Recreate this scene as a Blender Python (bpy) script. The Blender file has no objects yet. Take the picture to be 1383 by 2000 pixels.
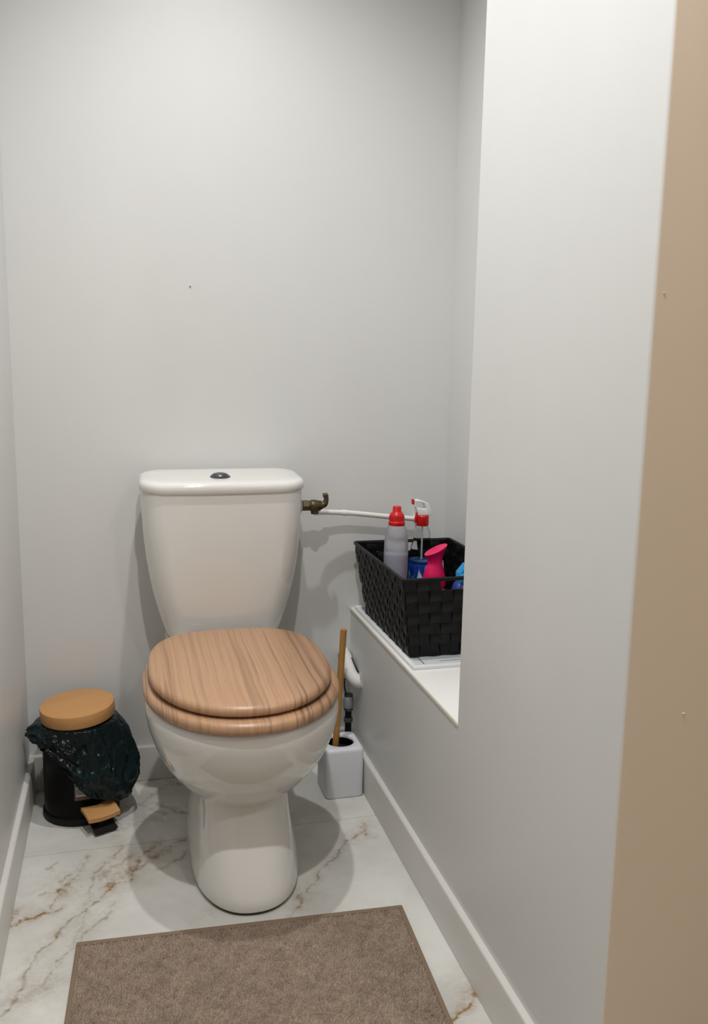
import bpy, bmesh, math, random
import numpy as np
from mathutils import Matrix, Vector

random.seed(4)
rng = np.random.default_rng(7)
C = bpy.context.scene.collection
SC = bpy.context.scene

# ------------------------------------------------------------------ camera
F_PX, YAW, PITCH, ROLL = 1708.94, 0.2604, 0.1683, 0.0170
CAM = Vector((0.2377, -2.1286, 1.0430))
fw = Vector((math.sin(YAW)*math.cos(PITCH), math.cos(YAW)*math.cos(PITCH), -math.sin(PITCH)))
r0 = Vector((math.cos(YAW), -math.sin(YAW), 0)); u0 = r0.cross(fw)
rt = r0*math.cos(ROLL) + u0*math.sin(ROLL); up = u0*math.cos(ROLL) - r0*math.sin(ROLL)
cd = bpy.data.cameras.new('camera'); cam = bpy.data.objects.new('camera', cd); C.objects.link(cam)
cd.sensor_fit = 'VERTICAL'; cd.sensor_height = 24; cd.lens = F_PX/2000*24; cd.clip_start = 0.02
cam.matrix_world = Matrix(((rt.x, up.x, -fw.x, CAM.x), (rt.y, up.y, -fw.y, CAM.y), (rt.z, up.z, -fw.z, CAM.z), (0, 0, 0, 1)))
SC.camera = cam

# ------------------------------------------------------------------ light
SC.view_settings.view_transform = 'Standard'; SC.view_settings.look = 'None'
SC.view_settings.gamma = 1; SC.view_settings.use_curve_mapping = False
SC.view_settings.exposure = 0.05
w = bpy.data.worlds.new('world'); SC.world = w; w.use_nodes = True
w.node_tree.nodes['Background'].inputs[0].default_value = (0.9, 0.92, 1, 1)
w.node_tree.nodes['Background'].inputs[1].default_value = 0.02
def lamp(loc, power, col, radius, cone=150, blend=1.0):      # recessed ceiling downlight; also used for the added corridor fill
    l = bpy.data.lights.new('ceiling_or_fill_lamp', 'SPOT'); l.energy = power; l.color = col; l.shadow_soft_size = radius
    l.spot_size = math.radians(cone); l.spot_blend = blend
    o = bpy.data.objects.new('ceiling_or_fill_lamp', l); o.location = loc; C.objects.link(o)
ZC = 2.38
lamp((0.445, -0.58, 2.34), 47.0, (1, .992, .985), .022, 131)
lamp((0.375, -1.44, 2.32), 58.0, (1, .992, .985), .022, 144)
lamp((1.25, -2.35, 2.34), 32.0, (1, .965, .92), .05, 160)  # unseen fill lamp, added to brighten the beige wall

# ------------------------------------------------------------------ helpers
def lin(c):
    return tuple((v/255/12.92 if v/255 <= .04045 else ((v/255+.055)/1.055)**2.4) for v in c)
def mat(name, col, rough=.5, spec=.5, metal=0, **kw):
    m = bpy.data.materials.new(name); m.use_nodes = True
    b = m.node_tree.nodes['Principled BSDF']
    b.inputs['Base Color'].default_value = (*lin(col), 1); b.inputs['Roughness'].default_value = rough
    b.inputs['Specular IOR Level'].default_value = spec; b.inputs['Metallic'].default_value = metal
    for k, v in kw.items(): b.inputs[k.replace('_', ' ')].default_value = v
    return m
class NT:
    def __init__(s, m): s.t = m.node_tree; s.b = s.t.nodes['Principled BSDF']
    def n(s, typ, **kw):
        nd = s.t.nodes.new(typ)
        for k, v in kw.items():
            if k.startswith('i_'):
                k = k[2:]; k = int(k) if k.isdigit() else k.replace('_', ' ')
                nd.inputs[k].default_value = v
            else: setattr(nd, k, v)
        return nd
    def l(s, a, b): s.t.links.new(a, b)
    def coords(s, scale=(1, 1, 1), rot=(0, 0, 0)):
        tc = s.n('ShaderNodeTexCoord'); mp = s.n('ShaderNodeMapping')
        mp.inputs['Scale'].default_value = scale; mp.inputs['Rotation'].default_value = rot
        s.l(tc.outputs['Object'], mp.inputs[0]); return mp.outputs[0]
    def noise(s, vec, scale, detail=3, rough=.5, dist=0):
        nd = s.n('ShaderNodeTexNoise'); nd.inputs['Scale'].default_value = scale; nd.inputs['Detail'].default_value = detail
        nd.inputs['Roughness'].default_value = rough; nd.inputs['Distortion'].default_value = dist
        s.l(vec, nd.inputs['Vector']); return nd.outputs['Fac']
    def ramp(s, fac, stops):
        r = s.n('ShaderNodeValToRGB'); e = r.color_ramp.elements
        while len(e) < len(stops): e.new(.5)
        for k, (p, c) in enumerate(stops): e[k].position = p; e[k].color = (*c, 1) if len(c) == 3 else c
        s.l(fac, r.inputs[0]); return r.outputs[0]
    def math(s, op, a, b):
        nd = s.n('ShaderNodeMath', operation=op)
        for k, v in enumerate((a, b)):
            if isinstance(v, (int, float)): nd.inputs[k].default_value = v
            else: s.l(v, nd.inputs[k])
        return nd.outputs[0]
    def mix(s, fac, a, b, blend='MIX'):
        nd = s.n('ShaderNodeMix', data_type='RGBA', blend_type=blend)
        for k, v in ((0, fac), (6, a), (7, b)):
            if isinstance(v, (int, float)): nd.inputs[k].default_value = v
            elif isinstance(v, tuple): nd.inputs[k].default_value = (*v, 1)
            else: s.l(v, nd.inputs[k])
        return nd.outputs[2]
    def color(s, c): s.l(c, s.b.inputs['Base Color'])
    def bump(s, h, strength=.2, dist=.002):
        nd = s.n('ShaderNodeBump'); nd.inputs['Strength'].default_value = strength; nd.inputs['Distance'].default_value = dist
        s.l(h, nd.inputs['Height']); s.l(nd.outputs[0], s.b.inputs['Normal'])

def obj(name, verts, faces, m, parent=None, smooth=None, loc=None):
    me = bpy.data.meshes.new(name)
    me.from_pydata([tuple(v) for v in verts], [], faces); me.update()
    bm = bmesh.new(); bm.from_mesh(me); bmesh.ops.recalc_face_normals(bm, faces=bm.faces); bm.to_mesh(me); bm.free()
    return link(name, me, m, parent, smooth, loc)
def link(name, me, m, parent=None, smooth=None, loc=None):
    if m: me.materials.append(m)
    if smooth is not None:
        me.polygons.foreach_set('use_smooth', [True]*len(me.polygons)); me.set_sharp_from_angle(angle=math.radians(smooth))
    o = bpy.data.objects.new(name, me); C.objects.link(o)
    if parent: o.parent = parent
    if loc: o.location = loc
    return o
def tag(o, label, cat, group=None):
    o['label'] = label; o['category'] = cat
    if group: o['group'] = group
    return o
def struct(o): o['kind'] = 'structure'; return o
def thing(name, loc, label, cat, group=None):
    o = bpy.data.objects.new(name, None); o.empty_display_size = .05; o.location = loc; C.objects.link(o)
    return tag(o, label, cat, group)
def bmobj(name, bm, m, parent=None, smooth=None, loc=None):
    bmesh.ops.recalc_face_normals(bm, faces=bm.faces)
    me = bpy.data.meshes.new(name); bm.to_mesh(me); bm.free()
    return link(name, me, m, parent, smooth, loc)
def boxbm(lo, hi, bev=0, seg=2, bm=None):
    bm = bm or bmesh.new()
    vs = [bm.verts.new((x, y, z)) for z in (lo[2], hi[2]) for y in (lo[1], hi[1]) for x in (lo[0], hi[0])]
    fs = [bm.faces.new([vs[i] for i in q]) for q in ((0, 2, 3, 1), (4, 5, 7, 6), (0, 1, 5, 4), (2, 6, 7, 3), (0, 4, 6, 2), (1, 3, 7, 5))]
    if bev:
        es = list({e for f in fs for e in f.edges})
        bmesh.ops.bevel(bm, geom=es, offset=bev, segments=seg, affect='EDGES', profile=.5)
    return bm
def box(name, lo, hi, m, parent=None, bev=0, seg=2, smooth=40):
    return bmobj(name, boxbm(lo, hi, bev, seg), m, parent, smooth)
def loftdata(secs, cap0=True, cap1=True):
    n = len(secs[0]); V = []; Fc = []
    for s in secs: V += [tuple(map(float, q)) for q in s]
    for a in range(len(secs)-1):
        for k in range(n):
            k2 = (k+1) % n
            Fc.append((a*n+k, a*n+k2, (a+1)*n+k2, (a+1)*n+k))
    if cap0: Fc.append(tuple(range(n-1, -1, -1)))
    if cap1: Fc.append(tuple(range((len(secs)-1)*n, len(secs)*n)))
    return V, Fc
def loft(name, secs, m, parent=None, smooth=50, cap0=True, cap1=True):
    V, Fc = loftdata(secs, cap0, cap1); return obj(name, V, Fc, m, parent, smooth)
def lathe(name, prof, m, parent=None, n=40, ctr=(0, 0), smooth=40, cap0=True, cap1=True, sx=1, sy=1, rot=0):
    a = np.linspace(0, 2*math.pi, n, endpoint=False)+rot
    secs = [np.stack([ctr[0]+sx*r*np.cos(a), ctr[1]+sy*r*np.sin(a), np.full(n, z)], 1) for r, z in prof]
    return loft(name, secs, m, parent, smooth, cap0, cap1)
def spow(v, e): return np.sign(v)*np.abs(v)**e
def egg(z, hw, yb, yc, yf, n=2.2, nb=2.6, N=72, x0=0):
    a = np.linspace(0, 2*math.pi, N, endpoint=False); c, s = np.cos(a), np.sin(a)
    e = np.where(s > 0, 2/nb, 2/n)
    x = x0 + hw*spow(c, 1.0)*np.abs(c)**(e-1)
    y = np.where(s > 0, yc + (yb-yc)*np.abs(s)**e, yc + (yf-yc)*np.abs(s)**e)
    return np.stack([x, y, np.full(N, z)], 1)
def rrect(z, x0, x1, y0, y1, r, k=8, bulge=0):
    P = []
    for (cx, cy, a0) in ((x1-r, y1-r, 0), (x0+r, y1-r, 90), (x0+r, y0+r, 180), (x1-r, y0+r, 270)):
        for j in range(k+1):
            a = math.radians(a0+90*j/k); P.append([cx+r*math.cos(a), cy+r*math.sin(a), z])
        if bulge and a0 == 180:      # extra points along the front edge
            for t in np.linspace(0, 1, 14)[1:-1]: P.append([x0+r+(x1-x0-2*r)*t, y0, z])
    P = np.array(P)
    if bulge:
        f = P[:, 1] < (y0+y1)/2
        tx = (P[:, 0]-(x0+x1)/2)/((x1-x0)/2)
        P[f, 1] -= bulge*(1-np.clip(np.abs(tx[f]), 0, 1)**2)
    return P
def interp(tab, n):
    tab = np.array(tab, float); t = np.arange(len(tab)); q = np.linspace(0, len(tab)-1, n)
    out = []
    for x in q:                         # Catmull-Rom through the rows
        i = min(int(x), len(tab)-2); f = x-i
        p0, p1, p2, p3 = tab[max(i-1, 0)], tab[i], tab[i+1], tab[min(i+2, len(tab)-1)]
        out.append(.5*((2*p1)+(-p0+p2)*f+(2*p0-5*p1+4*p2-p3)*f*f+(-p0+3*p1-3*p2+p3)*f**3))
    return np.array(out)
def tube(name, pts, r, m, parent=None, n=14, smooth=50, res=6, radii=None):
    P = interp(pts, (len(pts)-1)*res+1) if res > 1 else np.array(pts, float)
    R_ = interp([[q] for q in radii], len(P))[:, 0] if radii else np.full(len(P), r)
    T = np.gradient(P, axis=0); T /= np.linalg.norm(T, axis=1)[:, None]
    u = np.cross(T[0], (0, 0, 1) if abs(T[0][2]) < .9 else (1, 0, 0)); secs = []
    for p, t, rr in zip(P, T, R_):
        u = u-t*(u@t); u /= np.linalg.norm(u); v = np.cross(t, u)
        a = np.linspace(0, 2*math.pi, n, endpoint=False)
        secs.append(p+rr*(np.cos(a)[:, None]*u+np.sin(a)[:, None]*v))
    return loft(name, secs, m, parent, smooth)

# ------------------------------------------------------------------ materials
def paint(name, col, rough=.3, stretch=(1, 1, 1), var=.05, bstr=.12):
    m = mat(name, col, rough); t = NT(m); v = t.coords(stretch)
    base = lin(col); n1 = t.noise(v, 2.6, 5, .6)
    t.color(t.ramp(n1, [(.25, tuple(c*(1-var) for c in base)), (.75, base)]))
    h = t.math('ADD', t.noise(v, 14, 4, .6), t.math('MULTIPLY', t.noise(v, 90, 2, .5), .08))
    t.bump(h, bstr, .004)
    rr = t.n('ShaderNodeMapRange'); rr.inputs[3].default_value = rough-.05; rr.inputs[4].default_value = rough+.1
    t.l(t.noise(v, 7, 4), rr.inputs[0]); t.l(rr.outputs[0], t.b.inputs['Roughness'])
    return m
WHITE = paint('white_semigloss_paint', (219, 219, 217), .345, (1, 1, .6), bstr=.06)
BEIGE = paint('beige_paint', (224, 206, 184), .5, (1, 1, .5))
SKIRT = paint('white_skirting', (212, 210, 205), .34, var=.02, bstr=.05)
CEIL = paint('ceiling_paint', (205, 205, 204), .7)
CERAMIC = mat('glazed_ceramic', (226, 224, 219), .07, .5, Coat_Weight=.3, Coat_Roughness=.03)
CHROME = mat('dull_chrome', (104, 104, 108), .28, metal=1)
BLACK = mat('black_lacquer', (2, 2, 3), .35, .12)
BLACKP = mat('black_plastic', (5, 5, 6), .5, .3)
WPLAS = mat('white_plastic', (226, 227, 232), .4)
WPIPE = mat('white_painted_pipe', (228, 226, 222), .3)
GROUT = mat('floor_grout', (172, 166, 156), .8)

def wood(name, light, dark, scale, rough=.4, axis='X', line=.55, bands=True, warp=.012):
    m = mat(name, light, rough); t = NT(m)
    st = {'X': (1, .009, .05), 'Y': (.05, 1, 1), 'Z': (1, 1, .04)}[axis]
    tc = t.n('ShaderNodeTexCoord'); nz = t.n('ShaderNodeTexNoise'); nz.inputs['Scale'].default_value = 5; nz.inputs['Detail'].default_value = 2
    t.l(tc.outputs['Object'], nz.inputs['Vector'])
    wv = t.n('ShaderNodeVectorMath', operation='SUBTRACT'); t.l(nz.outputs['Color'], wv.inputs[0]); wv.inputs[1].default_value = (.5, .5, .5)
    w2 = t.n('ShaderNodeVectorMath', operation='MULTIPLY_ADD'); t.l(wv.outputs[0], w2.inputs[0]); w2.inputs[1].default_value = (warp, warp, 0)
    t.l(tc.outputs['Object'], w2.inputs[2])
    mp = t.n('ShaderNodeMapping'); mp.inputs['Scale'].default_value = st; t.l(w2.outputs[0], mp.inputs[0]); v = mp.outputs[0]
    L, D = lin(light), lin(dark); M = tuple(.55*a_+.45*b_ for a_, b_ in zip(L, D))
    ln1 = t.ramp(t.noise(v, scale, 3, .55), [(.52, (0, 0, 0)), (.585, (1, 1, 1)), (.64, (.15,)*3)])
    ln2 = t.ramp(t.noise(v, scale*2.6, 3, .6), [(.48, (0, 0, 0)), (.66, (1, 1, 1))])
    msk = t.ramp(t.noise(v, 13, 1, .5), [(.40, (.25,)*3), (.60, (1, 1, 1))])
    c = t.mix(t.math('MULTIPLY', ln2, .45*line), L, M)
    if bands: c = t.mix(t.math('MULTIPLY', t.ramp(t.noise(v, 11, 1, .4), [(.52, (0, 0, 0)), (.66, (1, 1, 1))]), .7), c, M)
    c = t.mix(t.math('MULTIPLY', t.math('MULTIPLY', ln1, msk), .8*line), c, D)
    t.color(c); t.bump(ln2, .04, .0004); return m
SEATWOOD = wood('seat_wood_laminate', (187, 148, 115), (116, 83, 60), 100, .32, 'X', 1.0, True, .014)
BAMBOO = wood('bamboo', (196, 146, 90), (168, 116, 64), 60, .45, 'Y', .35, False)
BAMBOOX = wood('bamboo_stick', (186, 136, 72), (156, 106, 48), 80, .5, 'Z', .5, False)

# ------------------------------------------------------------------ setting
XW, ZS, HB, YJ, YO, XN, T = 0.80, 0.4176, 0.0897, -0.7632, -1.2679, 1.052, 0.012
YB = -3.3; XC = 2.4

floor = struct(box('floor', (-.1, YB-.1, -.06), (XC+.1, .1, -.009), GROUT))
struct(box('ceiling', (-.1, YB-.1, ZC), (XC+.1, .1, ZC+.1), CEIL))
wall_back = struct(box('wall_back', (-.1, 0, -.009), (XC+.1, .1, ZC), WHITE))
struct(box('wall_left', (-.1, YB, -.009), (0, 0, ZC), WHITE))
struct(box('wall_rear', (-.1, YB-.1, -.009), (XC+.1, YB, ZC), BEIGE))
struct(box('wall_corridor', (XC, YB, -.009), (XC+.1, 0, ZC), BEIGE))

# right wall: low block carrying the ledge and full-height pier, one outline pushed through in x
prof = [(0, -.009), (0, ZS-.006), (YJ, ZS-.006), (YJ, ZC), (YO, ZC), (YO, -.009)]
bm = bmesh.new()
fr = [bm.verts.new((XW, y, z)) for y, z in prof]; bk = [bm.verts.new((XN, y, z)) for y, z in prof]
f1 = bm.faces.new(fr); bm.faces.new(bk[::-1])
for k in range(6): bm.faces.new((fr[k], fr[(k+1) % 6], bk[(k+1) % 6], bk[k]))
ed = [e for e in bm.edges if all(abs(v.co.x-XW) < 1e-6 for v in e.verts) and (all(abs(v.co.y-YO) < 1e-6 for v in e.verts) or all(abs(v.co.y-YJ) < 1e-6 for v in e.verts))]
bmesh.ops.bevel(bm, geom=ed, offset=.004, segments=3, affect='EDGES', profile=.5)
wr = struct(bmobj('wall_right', bm, WHITE, smooth=35))
wr.data.materials.append(BEIGE)
for p in wr.data.polygons:
    if p.normal.y < -.75 and p.center.y < YO+.01: p.material_index = 1
wall_pier = struct(box('wall_front', (XN, YO, -.009), (XC, YO+.12, ZC), BEIGE))
struct(box('wall_niche', (XN, YO+.12, -.009), (XN+.12, 0, ZC), WHITE))
LEDGE = paint('white_paint_lit_ledge', (232, 230, 226), .35, var=.03)  # same white paint as the walls, lightened for light on the ledge top
struct(box('trim_1', (XW, YJ, ZS-.006), (XN, 0, ZS), LEDGE, bev=.0015))
struct(box('trim_2', (XW-.0016, YJ+.001, ZS-.0075), (XW, 0, ZS-.0005), mat('cream_edging', (228, 223, 208), .4), bev=.0006))
# blemishes in the paint
lathe('paint_speck', [(.0005, -.001), (.0022, 0), (.0005, .001)], mat('dark_speck', (40, 34, 30), .6), wall_back, 8, (.4, -.0005)).location.z = 1.213
for (x, z, s) in ((.881, .635, .003), (.812, 1.124, .002)):
    lathe('paint_drip', [(.0004, -.6*s), (s, 0), (.0004, .6*s)], BEIGE, wr, 10, (x, YO+s*.5)).location.z = z

def skirting(name, a, b, nrm):
    pr = [(0, 0), (T, 0), (T, HB-.004), (T-.0012, HB-.0012), (T-.004, HB), (0, HB)]
    a, b, nrm = Vector(a), Vector(b), Vector(nrm)
    V = [q+nrm*d+Vector((0, 0, z)) for q in (a, b) for d, z in pr]; n = len(pr)
    Fc = [(k, (k+1) % n, n+(k+1) % n, n+k) for k in range(n)]+[tuple(range(n)), tuple(range(n, 2*n))]
    return struct(obj(name, V, Fc, SKIRT, smooth=60))
skirting('baseboard_back', (0, 0, .001), (XW, 0, .001), (0, -1, 0))
skirting('baseboard_left', (0, -T, .001), (0, YB, .001), (1, 0, 0))
skirting('baseboard_right', (XW, -T, .001), (XW, YO, .001), (-1, 0, 0))
skirting('baseboard_front', (XW+.004, YO, .001), (XC, YO, .001), (0, -1, 0))

# marble floor tiles: veins are drawn in floor metres and stored as an attribute the material breaks up
VE = [  # (points, width, strength, kind)  kind 0 grey, 1 gold-brown
 ([(.012,-.541),(.033,-.531),(.051,-.519),(.078,-.514),(.1,-.506)], .0045, 1.0, 1),
 ([(.078,-.504),(.091,-.474),(.102,-.447),(.114,-.408),(.131,-.375),(.15,-.33)], .005, .55, .8),
 ([(.098,-.462),(.104,-.442),(.108,-.43)], .012, .8, 1),
 ([(.02,-.50),(.013,-.54)], .010, .55, 1),
 ([(.148,-.458),(.164,-.401),(.189,-.359),(.212,-.303)], .0055, .6, .7),
 ([(.176,-.485),(.2,-.447),(.223,-.438),(.241,-.391),(.268,-.347),(.29,-.31)], .007, .75, .9),
 ([(.19,-.45),(.215,-.425),(.225,-.405)], .018, .7, 1), ([(.17,-.43),(.2,-.385),(.235,-.345)], .012, .55, .9), ([(.235,-.40),(.26,-.355),(.28,-.325)], .009, .7, .9),
 ([(.23,-.417),(.256,-.394),(.284,-.365),(.323,-.329),(.355,-.315)], .008, .7, .8),
 ([(.291,-.416),(.314,-.392),(.33,-.382),(.353,-.361)], .0035, .8, .7),
 ([(.298,-.143),(.32,-.158),(.337,-.185),(.358,-.211)], .0045, .7, .7),
 ([(.0,-.83),(.023,-.78),(.039,-.748),(.054,-.689),(.061,-.658),(.07,-.638),(.085,-.607),(.104,-.574),(.139,-.535),(.165,-.5)], .005, .75, .6),
 ([(.089,-.717),(.098,-.687),(.109,-.658),(.134,-.626),(.168,-.566),(.2,-.52)], .0045, .6, .6),
 ([(.04,-.75),(.075,-.73),(.1,-.715)], .03, .35, .6),
 ([(.52,-.64),(.53,-.625),(.555,-.589),(.571,-.561),(.59,-.533),(.632,-.483),(.654,-.452),(.685,-.413),(.71,-.38)], .004, .7, .6),
 ([(.548,-.605),(.556,-.59),(.56,-.575)], .009, .8, 1),
 ([(.704,-.396),(.719,-.378),(.737,-.364),(.759,-.341)], .008, .7, .9),
 ([(.742,-.349),(.743,-.388)], .007, .6, .9),
 ([(.70,-.975),(.732,-.952),(.749,-.942),(.762,-.936),(.776,-.929),(.785,-.92),(.795,-.90)], .0055, .95, 1),
 ([(.75,-.93),(.77,-.91),(.79,-.90)], .014, .45, 1),
 ([(.264,-.13),(.288,-.084),(.327,-.039),(.35,-.03)], .010, .5, .7),
 ([(.33,-.04),(.37,-.05)], .02, .5, 1),
 ([(.204,-.142),(.242,-.13),(.286,-.16),(.319,-.193)], .008, .45, .4),
 ([(.148,-.458),(.146,-.521),(.141,-.591),(.121,-.63)], .012, .35, .6),
 ([(.091,-.416),(.104,-.4),(.122,-.373)], .003, .6, .5), ([(.072,-.367),(.077,-.352)], .003, .7, .2), ([(.057,-.457),(.066,-.449)], .003, .8, .1),
 ([(.03,-.44),(.06,-.415),(.1,-.39)], .02, .2, .4), ([(.2,-.25),(.26,-.2),(.31,-.21)], .03, .3, .2),
 ([(.36,-.47),(.42,-.53),(.36,-.60)], .01, .2, .2), ([(.55,-.2),(.6,-.28),(.57,-.38)], .012, .2, .3)]
for k in range(26):   # the rest of the floor, beyond the photograph's view
    x, y = rng.uniform(-.1, 2.3), rng.uniform(-3.2, -1.25); pts = []
    for j in range(6): pts.append((x, y)); x += rng.uniform(.02, .08); y += rng.uniform(.02, .09)
    VE.append((pts, rng.uniform(.003, .012), rng.uniform(.3, .9), rng.uniform(.3, 1)))
MARBLE = mat('marble_tile', (214, 209, 200), .22)
t = NT(MARBLE); v = t.coords((1, 1, 1))
at = t.n('ShaderNodeAttribute', attribute_name='vein'); ak = t.n('ShaderNodeAttribute', attribute_name='gold')
brk = t.ramp(t.noise(v, 45, 6, .65, .8), [(.36, (.2,)*3), (.58, (1,)*3)])
sharp = t.ramp(t.noise(v, 150, 4, .7), [(.3, (.45,)*3), (.6, (1,)*3)])
fac = t.math('MULTIPLY', t.math('MULTIPLY', at.outputs['Fac'], brk), sharp)
cloud = t.ramp(t.noise(v, 5, 5, .6, .4), [(.35, lin((201, 199, 193))), (.65, lin((221, 220, 214)))])
vc = t.mix(ak.outputs['Fac'], lin((122, 114, 98)), lin((142, 106, 50)))
t.color(t.mix(fac, cloud, vc)); t.bump(t.noise(v, 220, 2), .015, .0005)
def warp(X, Y):
    a = .004*np.sin(61*X+23*Y)+.003*np.sin(140*Y-70*X+1)+.0016*np.sin(330*X+190*Y)
    b = .004*np.sin(57*Y-31*X+2)+.003*np.sin(150*X+60*Y)+.0016*np.sin(310*Y-270*X)
    return X+a, Y+b
def tile(x0, x1, y0, y1, step):
    g = .0005; nx, ny = max(2, int((x1-x0)/step)), max(2, int((y1-y0)/step))
    xs, ys = np.linspace(x0+g, x1-g, nx), np.linspace(y0+g, y1-g, ny)
    X, Y = np.meshgrid(xs, ys); top = np.stack([X.ravel(), Y.ravel(), np.zeros(X.size)], 1)
    I = np.arange(nx*ny).reshape(ny, nx)
    Fc = np.stack([I[:-1, :-1], I[:-1, 1:], I[1:, 1:], I[1:, :-1]], -1).reshape(-1, 4).tolist()
    rim = np.concatenate([I[0, :], I[1:, -1], I[-1, -2::-1], I[-2:0:-1, 0]])
    low = top[rim].copy(); low[:, 2] = -.0085; b = len(top); n = len(rim)
    Fc += [(int(rim[(k+1) % n]), int(rim[k]), b+k, b+(k+1) % n) for k in range(n)]
    allv = np.concatenate([top, low])
    o = obj('tile', allv, Fc, MARBLE, floor, 30)
    WX, WY = warp(allv[:, 0], allv[:, 1]); ve = np.zeros(len(allv)); ga = np.zeros(len(allv))
    for pts, wd, st, kind in VE:
        p = np.array(pts); d = np.full(len(allv), 9.)
        if p[:, 0].max() < x0-.1 or p[:, 0].min() > x1+.1 or p[:, 1].max() < y0-.1 or p[:, 1].min() > y1+.1: continue
        for a, c in zip(p[:-1], p[1:]):
            ab = c-a; s = np.clip(((WX-a[0])*ab[0]+(WY-a[1])*ab[1])/(ab@ab), 0, 1)
            d = np.minimum(d, np.hypot(WX-a[0]-s*ab[0], WY-a[1]-s*ab[1]))
        q = st*(.9*np.exp(-(d/(wd*.6))**2)+.5*np.exp(-(d/(wd*3.4))**2)); ga = np.where(q > ve*.9, kind, ga); ve = np.maximum(ve, q)
    for nm, arr in (('vein', ve), ('gold', ga)):
        A = o.data.attributes.new(nm, 'FLOAT', 'POINT'); A.data.foreach_set('value', arr.astype(np.float32))
for (x0, x1) in ((0, XW), (XW, 1.6), (1.6, XC)):
    for (y0, y1) in ((-.307, 0), (-1.207, -.307), (-2.107, -1.207), (-3.007, -2.107), (YB, -3.007)):
        if x0 > 0 and y1 > YO: continue
        tile(x0, x1, y0, y1, .0026 if (x0 == 0 and y1 > -.5) else .02)

# ------------------------------------------------------------------ toilet
X0 = 0.458
toilet = thing('toilet', (X0, -.3, 0), 'white ceramic close-coupled toilet with wood-look seat and lid closed', 'toilet')
def rel(P, base): P = np.array(P, float); P[:, :3] -= np.array(base); return P
TB = (0, -.3, 0)
def tl(name, secs, m, parent=toilet, **k): return loft(name, [rel(s, TB) for s in secs], m, parent, **k)
# pan: (z, half width, back, widest, front)
tab = [(.150, .070, -.26, -.40, -.485), (.168, .088, -.25, -.41, -.515), (.19, .108, -.24, -.41, -.548), (.22, .134, -.23, -.42, -.585), (.26, .160, -.22, -.43, -.622),
       (.30, .178, -.21, -.435, -.646), (.335, .188, -.205, -.44, -.658), (.360, .192, -.20, -.44, -.663), (.376, .191, -.20, -.44, -.662), (.384, .186, -.205, -.44, -.657), (.387, .175, -.21, -.44, -.645)]
secs = [egg(*r, n=2.15, nb=2.5, x0=.001) for r in interp(tab, 46)]
V, Fc = loftdata(secs)
# deck that carries the tank, joined into the same casting
d2 = [rrect(z, -hw, hw, y0, -.03, .04) for z, hw, y0 in ((.12, .085, -.3), (.2, .1, -.32), (.3, .125, -.33), (.385, .135, -.30), (.398, .135, -.27), (.402, .128, -.265))]
V2, F2 = loftdata(d2); k = len(V); V += V2; Fc += [tuple(i+k for i in f) for f in F2]
obj('bowl', rel(V, TB), Fc, CERAMIC, toilet, 45)
tab = [(0.004, .104, -.10, -.42, -.612), (.010, .108, -.10, -.42, -.620), (.03, .1085, -.10, -.42, -.618), (.07, .103, -.11, -.42, -.598), (.11, .096, -.12, -.42, -.575),
       (.15, .090, -.13, -.42, -.554), (.19, .0875, -.14, -.42, -.536), (.215, .090, -.14, -.42, -.53)]
tl('pedestal', [egg(*r, n=2.25+.9*min(1, r[0]/.16), nb=3, x0=.003) for r in interp(tab, 30)], CERAMIC)
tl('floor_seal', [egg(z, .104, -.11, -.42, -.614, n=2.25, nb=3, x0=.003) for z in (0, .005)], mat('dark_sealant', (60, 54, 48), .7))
# tank
tab = [(.402, .100, -.150), (.405, .122, -.158), (.412, .131, -.163), (.43, .138, -.166), (.47, .150, -.170), (.52, .162, -.174), (.58, .1725, -.178), (.65, .180, -.182), (.71, .183, -.184), (.757, .1835, -.185)]
tl('tank', [rrect(z, -hw, hw, yf, -.018, .054, 10, .010) for z, hw, yf in interp(tab, 40)], CERAMIC)
lp = [(.752, .178, .006), (.7525, .184, 0), (.757, .1875, -.0025), (.770, .188, -.003), (.779, .1865, -.001), (.785, .182, .004), (.788, .174, .012), (.7892, .155, .03), (.7896, .12, .06)]
def lidsec(z, hw, d):
    P = rrect(z, -hw, hw, -.188+d, -.013-d*.6, max(.056-d, .012), 10, .011)
    if z > .76: P[:, 2] -= (.012*np.clip((-P[:, 1]-.02)/.17, 0, 1))*(z-.76)/.03     # the top falls a little towards the front
    return P
tl('tank_lid', [lidsec(*q) for q in lp], CERAMIC)
fb = lathe('flush_button', [(.0215, 0), (.0222, .003), (.0215, .0055), (.0185, .0065), (.018, .0075), (.0155, .0095), (.010, .0112), (.003, .0118)], CHROME, toilet, 40)
fb.location = (-.006, -.128+.3, .7795); fb.rotation_euler.x = math.radians(3.5)
lathe('button_ring', [(.0245, 0), (.0245, .0022), (.0232, .003)], mat('grey_plastic_ring', (80, 80, 82), .4), fb, 40)
# seat ring (with its opening) and lid
def tilt(S, yp, zp, a):
    S = S.copy(); y, z = S[:, 1]-yp, S[:, 2]-zp
    S[:, 1] = yp+y*math.cos(a)-z*math.sin(a); S[:, 2] = zp+y*math.sin(a)+z*math.cos(a); return S
def plate(zt, outer, inset, th, top):
    """rounded slab sections from the underside up: list of (inset, z)"""
    return [(i, z) for i, z in ((.012, 0), (.004, .001), (.001, .004), (0, .009), (.0006, th-.006), (.003, th-.002), (.008, th-.0004), (.02, th))]
rs = []
for i, z in [(.012, 0), (.004, .001), (.001, .004), (0, .010), (.001, .016), (.004, .0205), (.010, .0225), (.02, .023)]:
    rs.append(egg(.389+z, .1955-i, -.225-i*.6, -.43, -.677+i, 2.1, 3.0))
for i, z in [(.062, .023), (.068, .018), (.069, .006), (.064, .0)]:
    rs.append(egg(.389+z, .1955-i, -.225-i, -.43, -.677+i, 2.1, 2.4))
rs.append(rs[0].copy())
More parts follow.
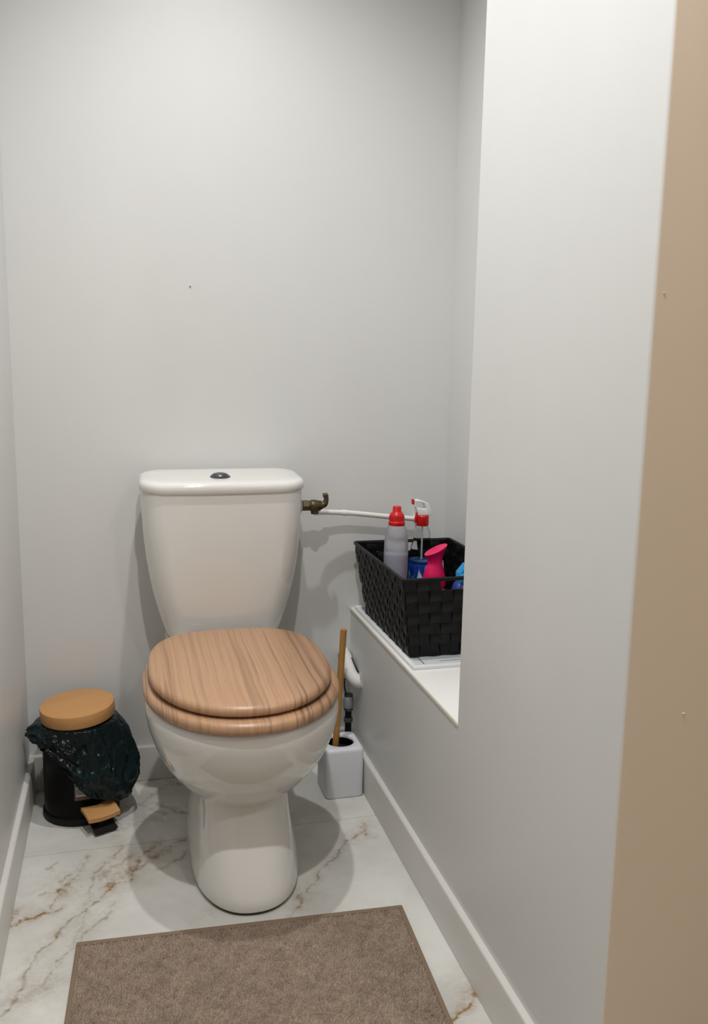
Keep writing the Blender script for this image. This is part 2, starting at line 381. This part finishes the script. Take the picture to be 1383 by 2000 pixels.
tl('seat', [tilt(s, -.676, .389, math.radians(1.0)) for s in rs], SEATWOOD, cap0=False, cap1=False)
ls = []
for i, z in [(.022, 0), (.012, .0005), (.004, .002), (.001, .006), (0, .011), (.0012, .0155), (.0045, .0195), (.010, .0215), (.020, .0225), (.06, .0235), (.12, .024), (.165, .0243)]:
    ls.append(egg(.4145+z, .1815-i, -.212-i*.9, -.43, -.656+i, 2.1, 3.1, x0=-.002))
lid = tl('seat_lid', [tilt(s, -.655, .4145, math.radians(1.6)) for s in ls], SEATWOOD)
for s in (-1, 1):
    o = tube('hinge', [(s*.075-.02, .095, .425), (s*.075+.02, .095, .425)], .010, CHROME, toilet, res=1)

# ------------------------------------------------------------------ water supply
BRASS = mat('tarnished_brass', (92, 82, 58), .42, metal=.85)
valve = thing('stop_valve', (.66, -.085, .70), 'tarnished brass stop valve with lever on the tank side', 'valve')
def wtube(name, pts, r, m, parent, base, **k): return tube(name, rel(pts, base), r, m, parent, **k)
vb = (.66, -.085, .70)
wtube('inlet_nut', [(.638, -.085, .702), (.650, -.085, .702)], .0175, WPLAS, valve, vb, res=1, n=8)
wtube('valve_nut', [(.650, -.085, .703), (.668, -.085, .703)], .0135, BRASS, valve, vb, res=1, n=6, smooth=20)
wtube('valve_body', [(.666, -.085, .703), (.676, -.084, .702), (.690, -.084, .7015), (.702, -.084, .704)], .011, BRASS, valve, vb, radii=[.009, .0145, .014, .010])
wtube('valve_outlet', [(.684, -.084, .700), (.684, -.084, .682)], .0095, BRASS, valve, vb, res=1)
hd = wtube('lever_handle', [(.698, -.086, .702), (.707, -.088, .706), (.711, -.089, .716), (.710, -.089, .729)], .005, BRASS, valve, vb, radii=[.0085, .008, .006, .0062])
wtube('handle_tip', [(.703, -.089, .7275), (.7135, -.089, .7285)], .0052, BRASS, hd, vb, res=1)
pipe = tube('water_pipe', [(.684, -.084, .689), (.686, -.078, .684), (.694, -.066, .6815), (.712, -.054, .680), (.76, -.044, .676), (.80, -.0415, .672), (.88, -.040, .662), (.945, -.040, .655), (.963, -.034, .653), (.969, -.018, .6525), (.970, -.001, .6525)], .0066, WPIPE)
tag(pipe, 'thin white painted water pipe running along the back wall from tank valve', 'pipe')
cl = tube('joint_sleeve', [(.762, -.0440, .6758), (.774, -.0431, .6747)], .0078, WPIPE, pipe, res=1)

elb = thing('waste_elbow', (.775, -.06, .262), 'white elbow pipe leaving the low wall behind the brush handle', 'pipe')
eb = (.775, -.06, .262)
wtube('elbow_pipe', [(.801, -.118, .259), (.792, -.112, .257), (.784, -.088, .264), (.782, -.062, .278), (.782, -.035, .292), (.782, -.001, .298)], .0155, WPIPE, elb, eb, radii=[.0165, .0165, .016, .0155, .0155, .0155])
wtube('gap_shade_strip', [(.7915, -.050, .2985), (.7945, -.070, .2865), (.7985, -.094, .2745)], .0017, BLACKP, elb, eb, n=8)  # black strip standing in for the shaded gap between elbow and wall
con = thing('drain_connector', (.780, -.07, 0), 'grey threaded connector on a black upright pipe beside the brush holder', 'pipe')
cb = (.780, -.07, 0)
wtube('black_pipe', [(.780, -.07, .001), (.780, -.07, .172)], .0085, BLACKP, con, cb, res=1)
wtube('pipe_collar', [(.780, -.07, .136), (.780, -.07, .146)], .0115, mat('grey_collar', (70, 70, 68), .5), con, cb, res=1)
wtube('connector_body', [(.780, -.07, .170), (.780, -.07, .176), (.780, -.07, .196), (.780, -.07, .207)], .012, mat('grey_plastic', (140, 144, 148), .4), con, cb, radii=[.010, .0132, .0135, .009])
wtube('metal_ring', [(.780, -.07, .2045), (.780, -.07, .209)], .0115, CHROME, con, cb, res=1)
wtube('metal_ring', [(.780, -.07, .1665), (.780, -.07, .171)], .0122, CHROME, con, cb, res=1)
wtube('wire', [(.774, -.07, .208), (.7705, -.066, .226), (.771, -.06, .248)], .0018, BLACKP, con, cb, n=6)

# ------------------------------------------------------------------ pedal bin, bag
BX, BY = .1225, -.120
binb = thing('pedal_bin', (BX, BY, 0), 'small black pedal bin with round bamboo lid', 'bin')
lathe('bin_body', [(.0815, .012), (.0815, .216), (.0825, .218), (.0825, .222), (.0795, .222), (.0795, .02)], BLACK, binb, 56)
lathe('base_ring', [(.0825, 0), (.0858, .002), (.0862, .012), (.0845, .0165), (.0815, .018)], BLACKP, binb, 56)
lidb = lathe('bin_lid', [(.079, 0), (.0815, .001), (.0826, .0035), (.0828, .026), (.0818, .0295), (.079, .0305)], BAMBOO, binb, 64)
lidb.location = (.0, -.002, .2330); lidb.rotation_euler = (math.radians(.8), math.radians(-3.2), math.radians(20))
ang = math.radians(-66); ca, sa = math.cos(ang), math.sin(ang)
def pol(u, v, z): return (u*ca-v*sa, u*sa+v*ca, z)       # u outward through the pedal, v sideways
def slab(name, path, hw, th, m, parent, crown=0):
    secs = []
    for u, z in path:
        s = []
        for v_ in np.linspace(-hw, hw, 7): s.append(pol(u, v_, z+th/2-crown*(1-(v_/hw)**2)))
        for v_ in np.linspace(hw, -hw, 7): s.append(pol(u, v_, z-th/2-crown*(1-(v_/hw)**2)))
        secs.append(s)
    return loft(name, secs, m, parent, 30)
ped = slab('pedal', [(.07, .030), (.10, .026), (.124, .014), (.144, .0075)], .026, .003, BLACKP, binb)
slab('pedal_pad', [(.090, .0475), (.092, .0485), (.112, .0455), (.133, .0390), (.135, .0380)], .0365, .009, BAMBOO, ped, .004)
slab('pedal_pad_support', [(.105, .022), (.125, .018)], .012, .040, BLACKP, ped)
# sticker with bar code on the body
def patch(name, r, a0, a1, z0, z1, m, parent, n=8):
    V = []; 
    for rr in (r, r+.0004):
        for k in range(n+1):
            a = math.radians(a0+(a1-a0)*k/n)
            V += [(rr*math.cos(a), rr*math.sin(a), z0), (rr*math.cos(a), rr*math.sin(a), z1)]
    N = 2*(n+1); Fc = []
    for k in range(n):
        a = 2*k; Fc += [(N+a, N+a+2, N+a+3, N+a+1), (a, a+1, a+3, a+2), (a, a+2, N+a+2, N+a), (a+1, N+a+1, N+a+3, a+3)]
    Fc += [(0, N, N+1, 1), (N-2, N-1, 2*N-1, 2*N-2)]
    return obj(name, V, Fc, m, parent, 40)
stk = patch('sticker', .0816, -97, -70, .062, .125, mat('mauve_sticker', (96, 74, 78), .5), binb)
patch('sticker_label', .0821, -96, -74, .100, .123, mat('paper_label', (190, 186, 182), .6), stk)
patch('sticker_code_field', .0821, -95, -76, .071, .094, mat('paper_label', (196, 192, 188), .6), stk)
bars = mat('ink', (30, 26, 26), .6); a = -94
for wdt in (1, .5, 1.2, .6, .6, 1.3, .5, .9):
    patch('code_bar', .0826, a, a+wdt*.8, .075, .092, bars, stk, 2); a += wdt*.8+.9
# bag folded out over the rim, hanging lower and fuller to the front right
BAG = mat('bin_liner_film', (3, 16, 19), .2, .3); t = NT(BAG); v = t.coords((1, 1, .7))
h = t.math('ADD', t.noise(v, 22, 3, .5, 2.2), t.math('MULTIPLY', t.noise(v, 60, 3, .55, 1.8), .45)); t.bump(h, .5, .010)
t.color(t.ramp(t.noise(v, 9, 3), [(.3, lin((1, 8, 11))), (.65, lin((2, 30, 33)))]))
NA, NTt = 300, 96; V = []
from mathutils import noise as mn
A = np.linspace(0, 2*math.pi, NA, endpoint=False)
def crease(a, s):
    x, y, z = math.cos(a), math.sin(a), s*1.3
    w1 = mn.noise(Vector((x*1.3, y*1.3, z*1.2+5)))
    f1 = 1-abs(mn.noise(Vector((x*3+w1, y*3, z*2.2))))*2.2
    f2 = 1-abs(mn.noise(Vector((x*7+3+w1*2, y*7, z*4.5))))*2.2
    f3 = 1-abs(mn.noise(Vector((x*15+9, y*15, z*9))))*2.2
    return .0075*f1+.0042*f2+.0018*f3-.005
def bagshape(a, t):
    d = np.degrees(a)
    def lobe(c, wdt): x = (d-c+180) % 360-180; return math.exp(-(x/wdt)**2)
    drop = .043+.135*lobe(-35, 44)+.055*lobe(-82, 26)+.02*lobe(15, 25)+.02*math.sin(3*a+1)*.3
    puff = .010+.040*lobe(-22, 40)+.012*lobe(60, 40)+.018*lobe(178, 26)+.006*lobe(-90, 50)
    if t < .12:                       # from inside the rim up and over
        s = t/.12; r = .0770 if s < .6 else .0770+.0100*(s-.6)/.4; z = .195+.0315*math.sin(min(1, s/.6)*math.pi/2)
    else:
        s = (t-.12)/.88
        bul = math.sin(min(1, s*1.25)*math.pi*.5)**.9*(1-.30*max(0, s-.72)/.28)
        r = .0870+puff*bul; z = .2265-drop*s-.004*math.sin(s*math.pi)
        r += crease(a, s)*min(1, s*3+.15)
        r += 0+.004*lobe(170, 30)*math.sin(s*7)
        r = max(r, .0848)
    return r*math.cos(a), r*math.sin(a), z
for j in range(NTt+1):
    for a in A: V.append(bagshape(a if a < math.pi else a-2*math.pi, j/NTt))
Fc = [(j*NA+k, j*NA+(k+1) % NA, (j+1)*NA+(k+1) % NA, (j+1)*NA+k) for j in range(NTt) for k in range(NA)]
bag = obj('bin_bag', V, Fc, BAG, None, 80, (BX, BY, 0))
sm = bag.modifiers.new('film', 'SOLIDIFY'); sm.thickness = .0006; sm.offset = -1
tag(bag, 'crumpled dark green-black bin liner hanging over the bin rim', 'bin bag')

# ------------------------------------------------------------------ toilet brush
holder = thing('brush_holder', (.737, -.155, 0), 'white square plastic toilet brush holder on the floor by right wall', 'brush holder')
hx0, hx1, hy0, hy1 = -.047, .0485, -.057, .050
ang_ = np.linspace(0, 2*math.pi, 112, endpoint=False)
def rsq(z, i, n=9):          # rounded square in even angles so that the round opening can follow it
    hx, hy, cx, cy = (hx1-hx0)/2-i, (hy1-hy0)/2-i, (hx0+hx1)/2, (hy0+hy1)/2
    c_, s_ = np.cos(ang_), np.sin(ang_); r = (np.abs(c_/hx)**n+np.abs(s_/hy)**n)**(-1/n)
    return np.stack([cx+r*c_, cy+r*s_, np.full(len(ang_), z)], 1)
S = [rsq(z, i) for z, i in ((0.0, .003), (.002, .001), (.006, 0), (.116, 0), (.121, .001), (.1245, .0035), (.126, .008))]
for r, z in ((.0365, .126), (.0345, .1245), (.0335, .121), (.0335, .012)): S.append(np.stack([r*np.cos(ang_), r*np.sin(ang_)-.003, np.full(len(ang_), z)], 1))
loft('holder_body', S, WPLAS, holder, 40)
lathe('inner_cup', [(.0333, .0125), (.0333, .1195), (.0322, .1195), (.0322, .0135)], BLACKP, holder, 48, (0, -.003), cap1=True)
brush = thing('toilet_brush', (.7355, -.158, .0145), 'toilet brush with slim bamboo handle standing in the white holder', 'brush')
zb = .0125
tube('handle', [(-.010, .002, .085), (.0035, -.012, .399)], .0078, BAMBOOX, brush, n=20, res=1)
lathe('brush_head', [(.012, 0), (.0285, .004), (.0285, .070), (.012, .080)], BLACKP, brush, 28)
lathe('splash_collar', [(.010, .086), (.027, .087), (.0285, .090), (.026, .093), (.011, .097)], BLACKP, brush, 32, (-.002, 0))

# ------------------------------------------------------------------ framed panel, basket, bottles on the ledge
pan = thing('framed_panel', (.925, -.25, ZS), 'flat white framed panel lying on the ledge under the black basket', 'panel')
PW = mat('panel_white', (226, 228, 228), .35); PG = mat('panel_pale_grey', (196, 202, 204), .3); PL = mat('panel_dark_line', (60, 64, 66), .6)
x0, x1, y0, y1 = .807-.925, 1.046-.925, -.488+.25, -.012+.25
box('backing', (x0+.002, y0+.002, .0005), (x1-.002, y1-.002, .003), PL, pan)
for lo, hi in (((x0, y0), (x1, y0+.014)), ((x0, y1-.014), (x1, y1)), ((x0, y0+.0142), (x0+.011, y1-.0142)), ((x1-.011, y0+.0142), (x1, y1-.0142))):
    box('frame_bar', (*lo, 0), (*hi, .0075), PW, pan, .0012)
box('inner_panel', (x0+.0125, y0+.0155, .003), (x1-.0125, y1-.0155, .0055), PG, pan, .0006)
box('inner_groove', (x0+.030, y0+.016, .0053), (x0+.0318, y0+.060, .0058), PL, pan)
box('inner_groove', (x0+.07, y0+.030, .0053), (x1-.013, y0+.0318, .0058), PL, pan)

ZBK = ZS+.008
STRAP = mat('black_nylon_strap', (17, 17, 18), .45, .25); t = NT(STRAP); v = t.coords((1, 1, 1)); t.bump(t.noise(v, 700, 2), .4, .0006)
t.color(t.ramp(t.noise(v, 60, 3), [(.3, lin((8, 8, 9))), (.75, lin((20, 20, 21)))]))
bk_ = thing('storage_basket', (.92, -.25, ZBK), 'black woven strap storage basket on the ledge', 'basket')
BH = .176; NR = 7; pitch = BH/NR
bot = np.array([.821-.92, 1.022-.92, -.425+.25, -.078+.25]); topr = np.array([.7925-.92, 1.045-.92, -.455+.25, -.058+.25])
def lim(z): s = z/BH; return bot+(topr-bot)*s
cols = {'f': 9, 'r': 14, 'b': 9, 'l': 14}
def sidept(side, s, z):
    a0, a1, b0, b1 = lim(z)
    if side == 'f': return np.array([a0+(a1-a0)*s, b0, z]), np.array([0, -1, 0])
    if side == 'r': return np.array([a1, b0+(b1-b0)*s, z]), np.array([1, 0, 0])
    if side == 'b': return np.array([a1-(a1-a0)*s, b1, z]), np.array([0, 1, 0])
    return np.array([a0, b1-(b1-b0)*s, z]), np.array([-1, 0, 0])
def strip(name, mids, nrm, wd, th, closed, parent):
    """mids: centre points; nrm: normals; wd: half-width vectors"""
    secs = [[m_+w_+n_*th/2, m_-w_+n_*th/2, m_-w_-n_*th/2, m_+w_-n_*th/2] for m_, n_, w_ in zip(mids, nrm, wd)]
    if closed: secs.append(secs[0])
    return loft(name, secs, STRAP, parent, 50, not closed, not closed)
AMP, TH, HOLE = .0026, .0018, {'f': (3, 6), 'b': (3, 6)}
side_i = 0
ring_off = {}
for r in range(NR):
    zc = (r+.5)*pitch; runs = [[]]
    off = 0
    for side in 'frbl':
        nc = cols[side]
        for c in range(nc):
            for q in (.0, .25, .5, .75):
                s = (c+q)/nc; hole = side in HOLE and r == NR-1 and HOLE[side][0] <= c < HOLE[side][1]
                if hole:
                    if runs[-1]: runs.append([])
                    continue
                P, N_ = sidept(side, s, zc)
                d = AMP*math.cos(math.pi*(c+off+r+q-.5))
                if q == 0 and c == 0: N_ = N_+sidept('frbl'['frbl'.index(side)-1], 1, zc)[1]
                runs[-1].append((P+N_*d, N_/np.linalg.norm(N_)))
        off += nc
    if r == NR-1 and len(runs) > 1: runs[0] = runs.pop()+runs[0]
    for run in runs:
        if len(run) < 2: continue
        mids = [a for a, b in run]; nr = [b for a, b in run]
        strip('horizontal_strap', mids, nr, [np.array([0, 0, pitch*.475])]*len(mids), TH, len(runs) == 1, bk_)
off = 0
for side in 'frbl':
    nc = cols[side]
    tdir = {'f': (1, 0, 0), 'b': (1, 0, 0), 'r': (0, 1, 0), 'l': (0, 1, 0)}[side]
    for c in range(nc):
        top = NR-1 if side in HOLE and HOLE[side][0] <= c < HOLE[side][1] else NR
        mids, nr, wd = [], [], []
        for k in range(top*4+1):
            z = k*pitch/4; P, N_ = sidept(side, (c+.5)/nc, z); a0, a1, b0, b1 = lim(z)
            L = (a1-a0) if side in 'fb' else (b1-b0)
            d = -AMP*math.cos(math.pi*(c+off+z/pitch-.5+.0))
            mids.append(P+N_*d); nr.append(N_); wd.append(np.array(tdir)*L/nc*.462)
        strip('vertical_strap', mids, nr, wd, TH, False, bk_)
    off += nc
a0, a1, b0, b1 = lim(0)
box('basket_base', (a0, b0, 0), (a1, b1, .003), STRAP, bk_)
rim = [rrect(BH+z, topr[0]-i, topr[1]+i, topr[2]-i, topr[3]+i, .006, 4) for z, i in ((-.004, .0028), (.002, .0034), (.004, .0), (.002, -.0032), (-.004, -.003), (-.004, .0028))]
loft('rim_binding', rim, STRAP, bk_, 60, False, False)

ZI = ZBK+.0035
RED = mat('red_plastic', (200, 12, 18), .35)
MILK = mat('milky_plastic', (222, 222, 228), .3, Transmission_Weight=.7, IOR=1.15, Subsurface_Weight=0.0)
t = NT(MILK); 
b1_ = thing('bleach_bottle', (.851, -.215, ZI), 'milky white cleaner bottle with stepped red cap in the basket', 'bottle')
body = [(.022, 0), (.0265, .003), (.0275, .012), (.0275, .10), (.0285, .150), (.0285, .178), (.0275, .205), (.0235, .232), (.0195, .243), (.0165, .247)]
lathe('bottle_body', [tuple(q) for q in interp(body, 40)], MILK, b1_, 36, smooth=60)
lathe('liquid', [(.0205, .003), (.0258, .006), (.0260, .1), (.0270, .15), (.0270, .176), (.01, .176)], mat('pale_lilac_liquid', (160, 162, 178), .2), b1_, 32)
cap = [(.0185, .243), (.0195, .245), (.0195, .252), (.0172, .254), (.0172, .266), (.0160, .270), (.0122, .274), (.0105, .276), (.0100, .286), (.0085, .2885)]
cp = lathe('cap', cap, RED, b1_, 30)
for k in range(18):
    a = 2*math.pi*k/18
    tube('cap_rib', [(.0172*math.cos(a), .0172*math.sin(a), .2545), (.0172*math.cos(a), .0172*math.sin(a), .266)], .0009, RED, cp, n=5, res=1)

b2_ = thing('spray_bottle', (.932, -.165, ZI), 'clear trigger spray bottle with red collar and white sprayer head', 'spray bottle')
b2_.scale.z = .972
CLEAR = mat('clear_plastic', (240, 244, 246), .05, Transmission_Weight=1.0, IOR=1.03)
SPL = mat('spray_label_blue', (28, 62, 140), .35); t = NT(SPL); v = t.coords((1, 1, .35), (0, .5, 0))
c = t.ramp(t.noise(v, 42, 2, .5, 1.4), [(.40, lin((18, 44, 120))), (.52, lin((30, 86, 172))), (.62, lin((206, 220, 235)))])
tc = t.n('ShaderNodeTexCoord'); sp = t.n('ShaderNodeSeparateXYZ'); t.l(tc.outputs['Object'], sp.inputs[0])
t.color(t.mix(t.math('LESS_THAN', sp.outputs[2], .096), c, lin((120, 22, 40))))
body = [(.026, 0), (.031, .004), (.032, .02), (.032, .12), (.0325, .14), (.0310, .155), (.0255, .185), (.0205, .205), (.0190, .222), (.0145, .234), (.0125, .238), (.0125, .246)]
lathe('bottle_body', [tuple(q) for q in interp(body, 44)], CLEAR, b2_, 36, smooth=60)
lathe('liquid', [(.024, .004), (.0298, .007), (.0302, .118), (.030, .138), (.0286, .152), (.006, .152)], mat('blue_liquid', (36, 84, 160), .1, Transmission_Weight=.3), b2_, 32)
lathe('label', [(.0326, .03), (.0328, .032), (.0328, .128), (.0333, .142), (.0326, .144), (.0322, .13)], SPL, b2_, 40, cap0=False, cap1=False)
tube('dip_tube', [(0, 0, .235), (.001, .002, .14), (.004, .006, .02)], .0022, mat('dip_tube_plastic', (225, 230, 232), .3), b2_, n=8)
lathe('collar', [(.0142, .238), (.0152, .240), (.0152, .262), (.0135, .264)], RED, b2_, 28)
# head: closed side outline with a window, pushed through in y
def prism(name, outl, hole, th, m, parent, bev=.0022):
    bm = bmesh.new()
    def ringv(pts, y): return [bm.verts.new((x, y, z)) for x, z in pts]
    k = len(outl)
    fo, bo = ringv(outl, -th/2), ringv(outl, th/2)
    if hole:
        fi, bi = ringv(hole, -th/2), ringv(hole, th/2)
        for i in range(k):
            j = (i+1) % k
            bm.faces.new((fo[i], fo[j], fi[j], fi[i])); bm.faces.new((bo[j], bo[i], bi[i], bi[j])); bm.faces.new((fi[i], fi[j], bi[j], bi[i]))
    else:
        bm.faces.new(fo); bm.faces.new(bo[::-1])
    for i in range(k):
        j = (i+1) % k; bm.faces.new((fo[j], fo[i], bo[i], bo[j]))
    es = [e for e in bm.edges if abs(e.verts[0].co.y-e.verts[1].co.y) < 1e-6 and (not hole or len([1 for f in e.link_faces if abs(f.normal.y) < .5]) == 1)]
    bmesh.ops.recalc_face_normals(bm, faces=bm.faces)
    es = [e for e in bm.edges if len(e.link_faces) == 2 and e.calc_face_angle() > .9 and abs(e.verts[0].co.y-e.verts[1].co.y) < 1e-6]
    bmesh.ops.bevel(bm, geom=es, offset=bev, segments=3, affect='EDGES', profile=.5)
    return bmobj(name, bm, m, parent, 50)
SPW = mat('sprayer_white_plastic', (232, 234, 232), .3)
outl = [(x, .2640+z) for x, z in ((-.0134, .0003), (.019, .0006), (.0207, .0104), (.0098, .0317), (-.0122, .0397), (-.0238, .039), (-.0232, .0345), (-.0012, .0312), (.0052, .018), (.0012, .0165), (-.0195, .0213))]
hd_ = prism('sprayer_head', outl, None, .019, SPW, b2_, .0016)
prism('nozzle', [(-.0278, .2925), (-.0236, .2905), (-.0236, .3045), (-.0278, .3045)], None, .012, RED, hd_, .001)
prism('trigger', [(-.0215, .247), (-.0165, .246), (-.0125, .262), (-.0125, .272), (-.0168, .272), (-.0185, .262)], None, .009, RED, b2_, .0012)

b3_ = thing('pink_freshener', (.922, -.285, ZI), 'hot pink waisted air freshener with slanted top in the basket', 'air freshener')
PINK = mat('hot_pink_plastic', (222, 16, 92), .38)
prof = interp([(.020, .085), (.0262, .105), (.0275, .120), (.0255, .138), (.0205, .155), (.0178, .167), (.0180, .176), (.0215, .187), (.0258, .195), (.0262, .1975)], 34)
a = np.linspace(0, 2*math.pi, 40, endpoint=False); S = []
for r, z in prof:
    k = max(0, (z-.155)/.04); kb = max(0, (.115-z)/.03)
    x = r*np.cos(a); S.append(np.stack([x+.002*k, r*.8*np.sin(a), z+x*.44*min(k, 1.1)+x*.55*min(kb, 1)], 1))
x = .022*np.cos(a); S.append(np.stack([x+.002, .022*.8*np.sin(a), .1988+x*.44*1.1], 1))
loft('pink_shell', S, PINK, b3_, 45)
lathe('white_base', [tuple(q) for q in interp([(.022, 0), (.027, .003), (.029, .02), (.0285, .06), (.0265, .095), (.0235, .118), (.02, .125)], 24)], SPW, b3_, 36, sy=.82)
tube('white_stem', [(.016, .004, .12), (.0185, .004, .150), (.0195, .004, .170)], .004, SPW, b3_, radii=[.007, .0055, .003])

b4_ = thing('blue_bottle', (.976, -.345, ZI), 'blue bottle with pale blue angular cap at the basket front', 'bottle')
b4_.scale.z = 1.13
BL = mat('blue_plastic', (24, 74, 150), .35); LB = mat('light_blue_plastic', (46, 150, 212), .35)
loft('bottle_body', [rrect(z, -.029+i, .029-i, -.018+i, .018-i, .009) for z, i in ((0, .003), (.004, 0), (.105, 0), (.116, .003), (.124, .010), (.128, .013))], BL, b4_)
lbm = mat('white_red_print', (225, 222, 226), .4); t = NT(lbm); v = t.coords((1, 1, 1))
t.color(t.ramp(t.noise(v, 95, 2, .5, 1.0), [(.5, lin((222, 220, 226))), (.56, lin((196, 60, 96)))]))
box('label', (-.016, -.0192, .06), (.020, -.0178, .1145), lbm, b4_, .0004)
cs = [rrect(z, -x, x, -y, y, .004, 4) for z, x, y in ((.118, .019, .015), (.119, .020, .016), (.136, .020, .016), (.138, .0185, .0145))]
cpb = loft('cap', cs, LB, b4_)
V = [(-.020, -.014, .1375), (.020, -.014, .1375), (.020, .014, .1375), (-.020, .014, .1375), (-.004, -.012, .156), (.014, -.012, .152), (.014, .012, .152), (-.004, .012, .156)]
Fc = [(0, 1, 5, 4), (1, 2, 6, 5), (2, 3, 7, 6), (3, 0, 4, 7), (4, 5, 6, 7), (0, 3, 2, 1)]
obj('cap_top', V, Fc, LB, cpb)

# ------------------------------------------------------------------ bath mat
mw, ml, mh = .607, .62, .007
rug = thing('bath_mat', (0, 0, 0), 'taupe terry bath mat on the marble floor in front of the toilet', 'bath mat')
rug.location = (.1335, -.628, .0005); rug.rotation_euler.z = math.radians(-2.8)
RUGC = mat('taupe_terry', (150, 124, 104), .95, .1, Sheen_Weight=.25, Sheen_Roughness=.5); t = NT(RUGC); v = t.coords()
t.color(t.ramp(t.math('ADD', t.math('MULTIPLY', t.noise(v, 30, 5, .65), .35), t.math('MULTIPLY', t.noise(v, 300, 3, .7), .65)), [(.36, lin((112, 97, 84))), (.5, lin((153, 136, 120))), (.66, lin((176, 158, 141)))]))
HEM = mat('taupe_hem', (140, 121, 102), .95, .1); t = NT(HEM); v = t.coords(); wv = t.n('ShaderNodeTexWave', bands_direction='X'); wv.inputs['Scale'].default_value = 200; t.l(v, wv.inputs[0]); t.bump(wv.outputs['Fac'], .5, .001)
box('backing', (.002, -ml+.002, 0), (mw-.002, -.002, .0035), HEM, rug, .001)
hw = .011
for lo, hi in (((0, -hw), (mw, 0)), ((0, -ml), (mw, -ml+hw)), ((0, -ml+hw), (hw*.8, -hw)), ((mw-hw*.8, -ml+hw), (mw, -hw))):
    box('hem', (*lo, 0), (*hi, mh), HEM, rug, .0028, 3)
step = .0029
gx, gy = np.meshgrid(np.arange(hw*.8, mw-hw*.8, step), np.arange(-ml+hw, -hw, step)); n = gx.size
px = gx.ravel()+rng.uniform(-.5, .5, n)*step; py = gy.ravel()+rng.uniform(-.5, .5, n)*step
def waves(k0, k1, m_):
    f = np.zeros(n)
    for _ in range(m_):
        th, kk, p_ = rng.uniform(0, 6.28), rng.uniform(k0, k1), rng.uniform(0, 6.28); f += np.sin(kk*(px*math.cos(th)+py*math.sin(th))+p_)
    return f/math.sqrt(m_/2)
fld, cl_ = waves(180, 420, 16), waves(30, 90, 10)
gap = np.clip((np.abs(fld)-.18)/.25, 0, 1)                      # narrow partings between clumps of loops
part = np.clip(.75+.35*cl_, 0, 1)
hgt = .0060-.0030*(1-gap)*part+rng.normal(0, .0010, n); ln = fld*1.3+rng.normal(0, .7, n)
lx, ly = .0016*np.cos(ln), .0016*np.sin(ln); r = rng.uniform(.0015, .0024, n); ph = rng.uniform(0, 6.28, n)
VV = np.zeros((n, 4, 3)); VV[:, 3] = np.stack([px+lx, py+ly, hgt+.002], 1)
for k in range(3): VV[:, k] = np.stack([px+r*np.cos(ph+k*2.0944), py+r*np.sin(ph+k*2.0944), np.full(n, .0034)], 1)
I = np.arange(n)[:, None]*4; FF = np.concatenate([I+np.array([[0, 1, 3]]), I+np.array([[1, 2, 3]]), I+np.array([[2, 0, 3]])])
me = bpy.data.meshes.new('pile'); me.vertices.add(n*4); me.vertices.foreach_set('co', VV.reshape(-1).astype(np.float32))
me.loops.add(FF.size); me.loops.foreach_set('vertex_index', FF.reshape(-1).astype(np.int32))
me.polygons.add(len(FF)); me.polygons.foreach_set('loop_start', np.arange(0, FF.size, 3, dtype=np.int32)); me.update(calc_edges=True)
pile = link('pile', me, RUGC, rug, 180); pile['kind'] = 'stuff'
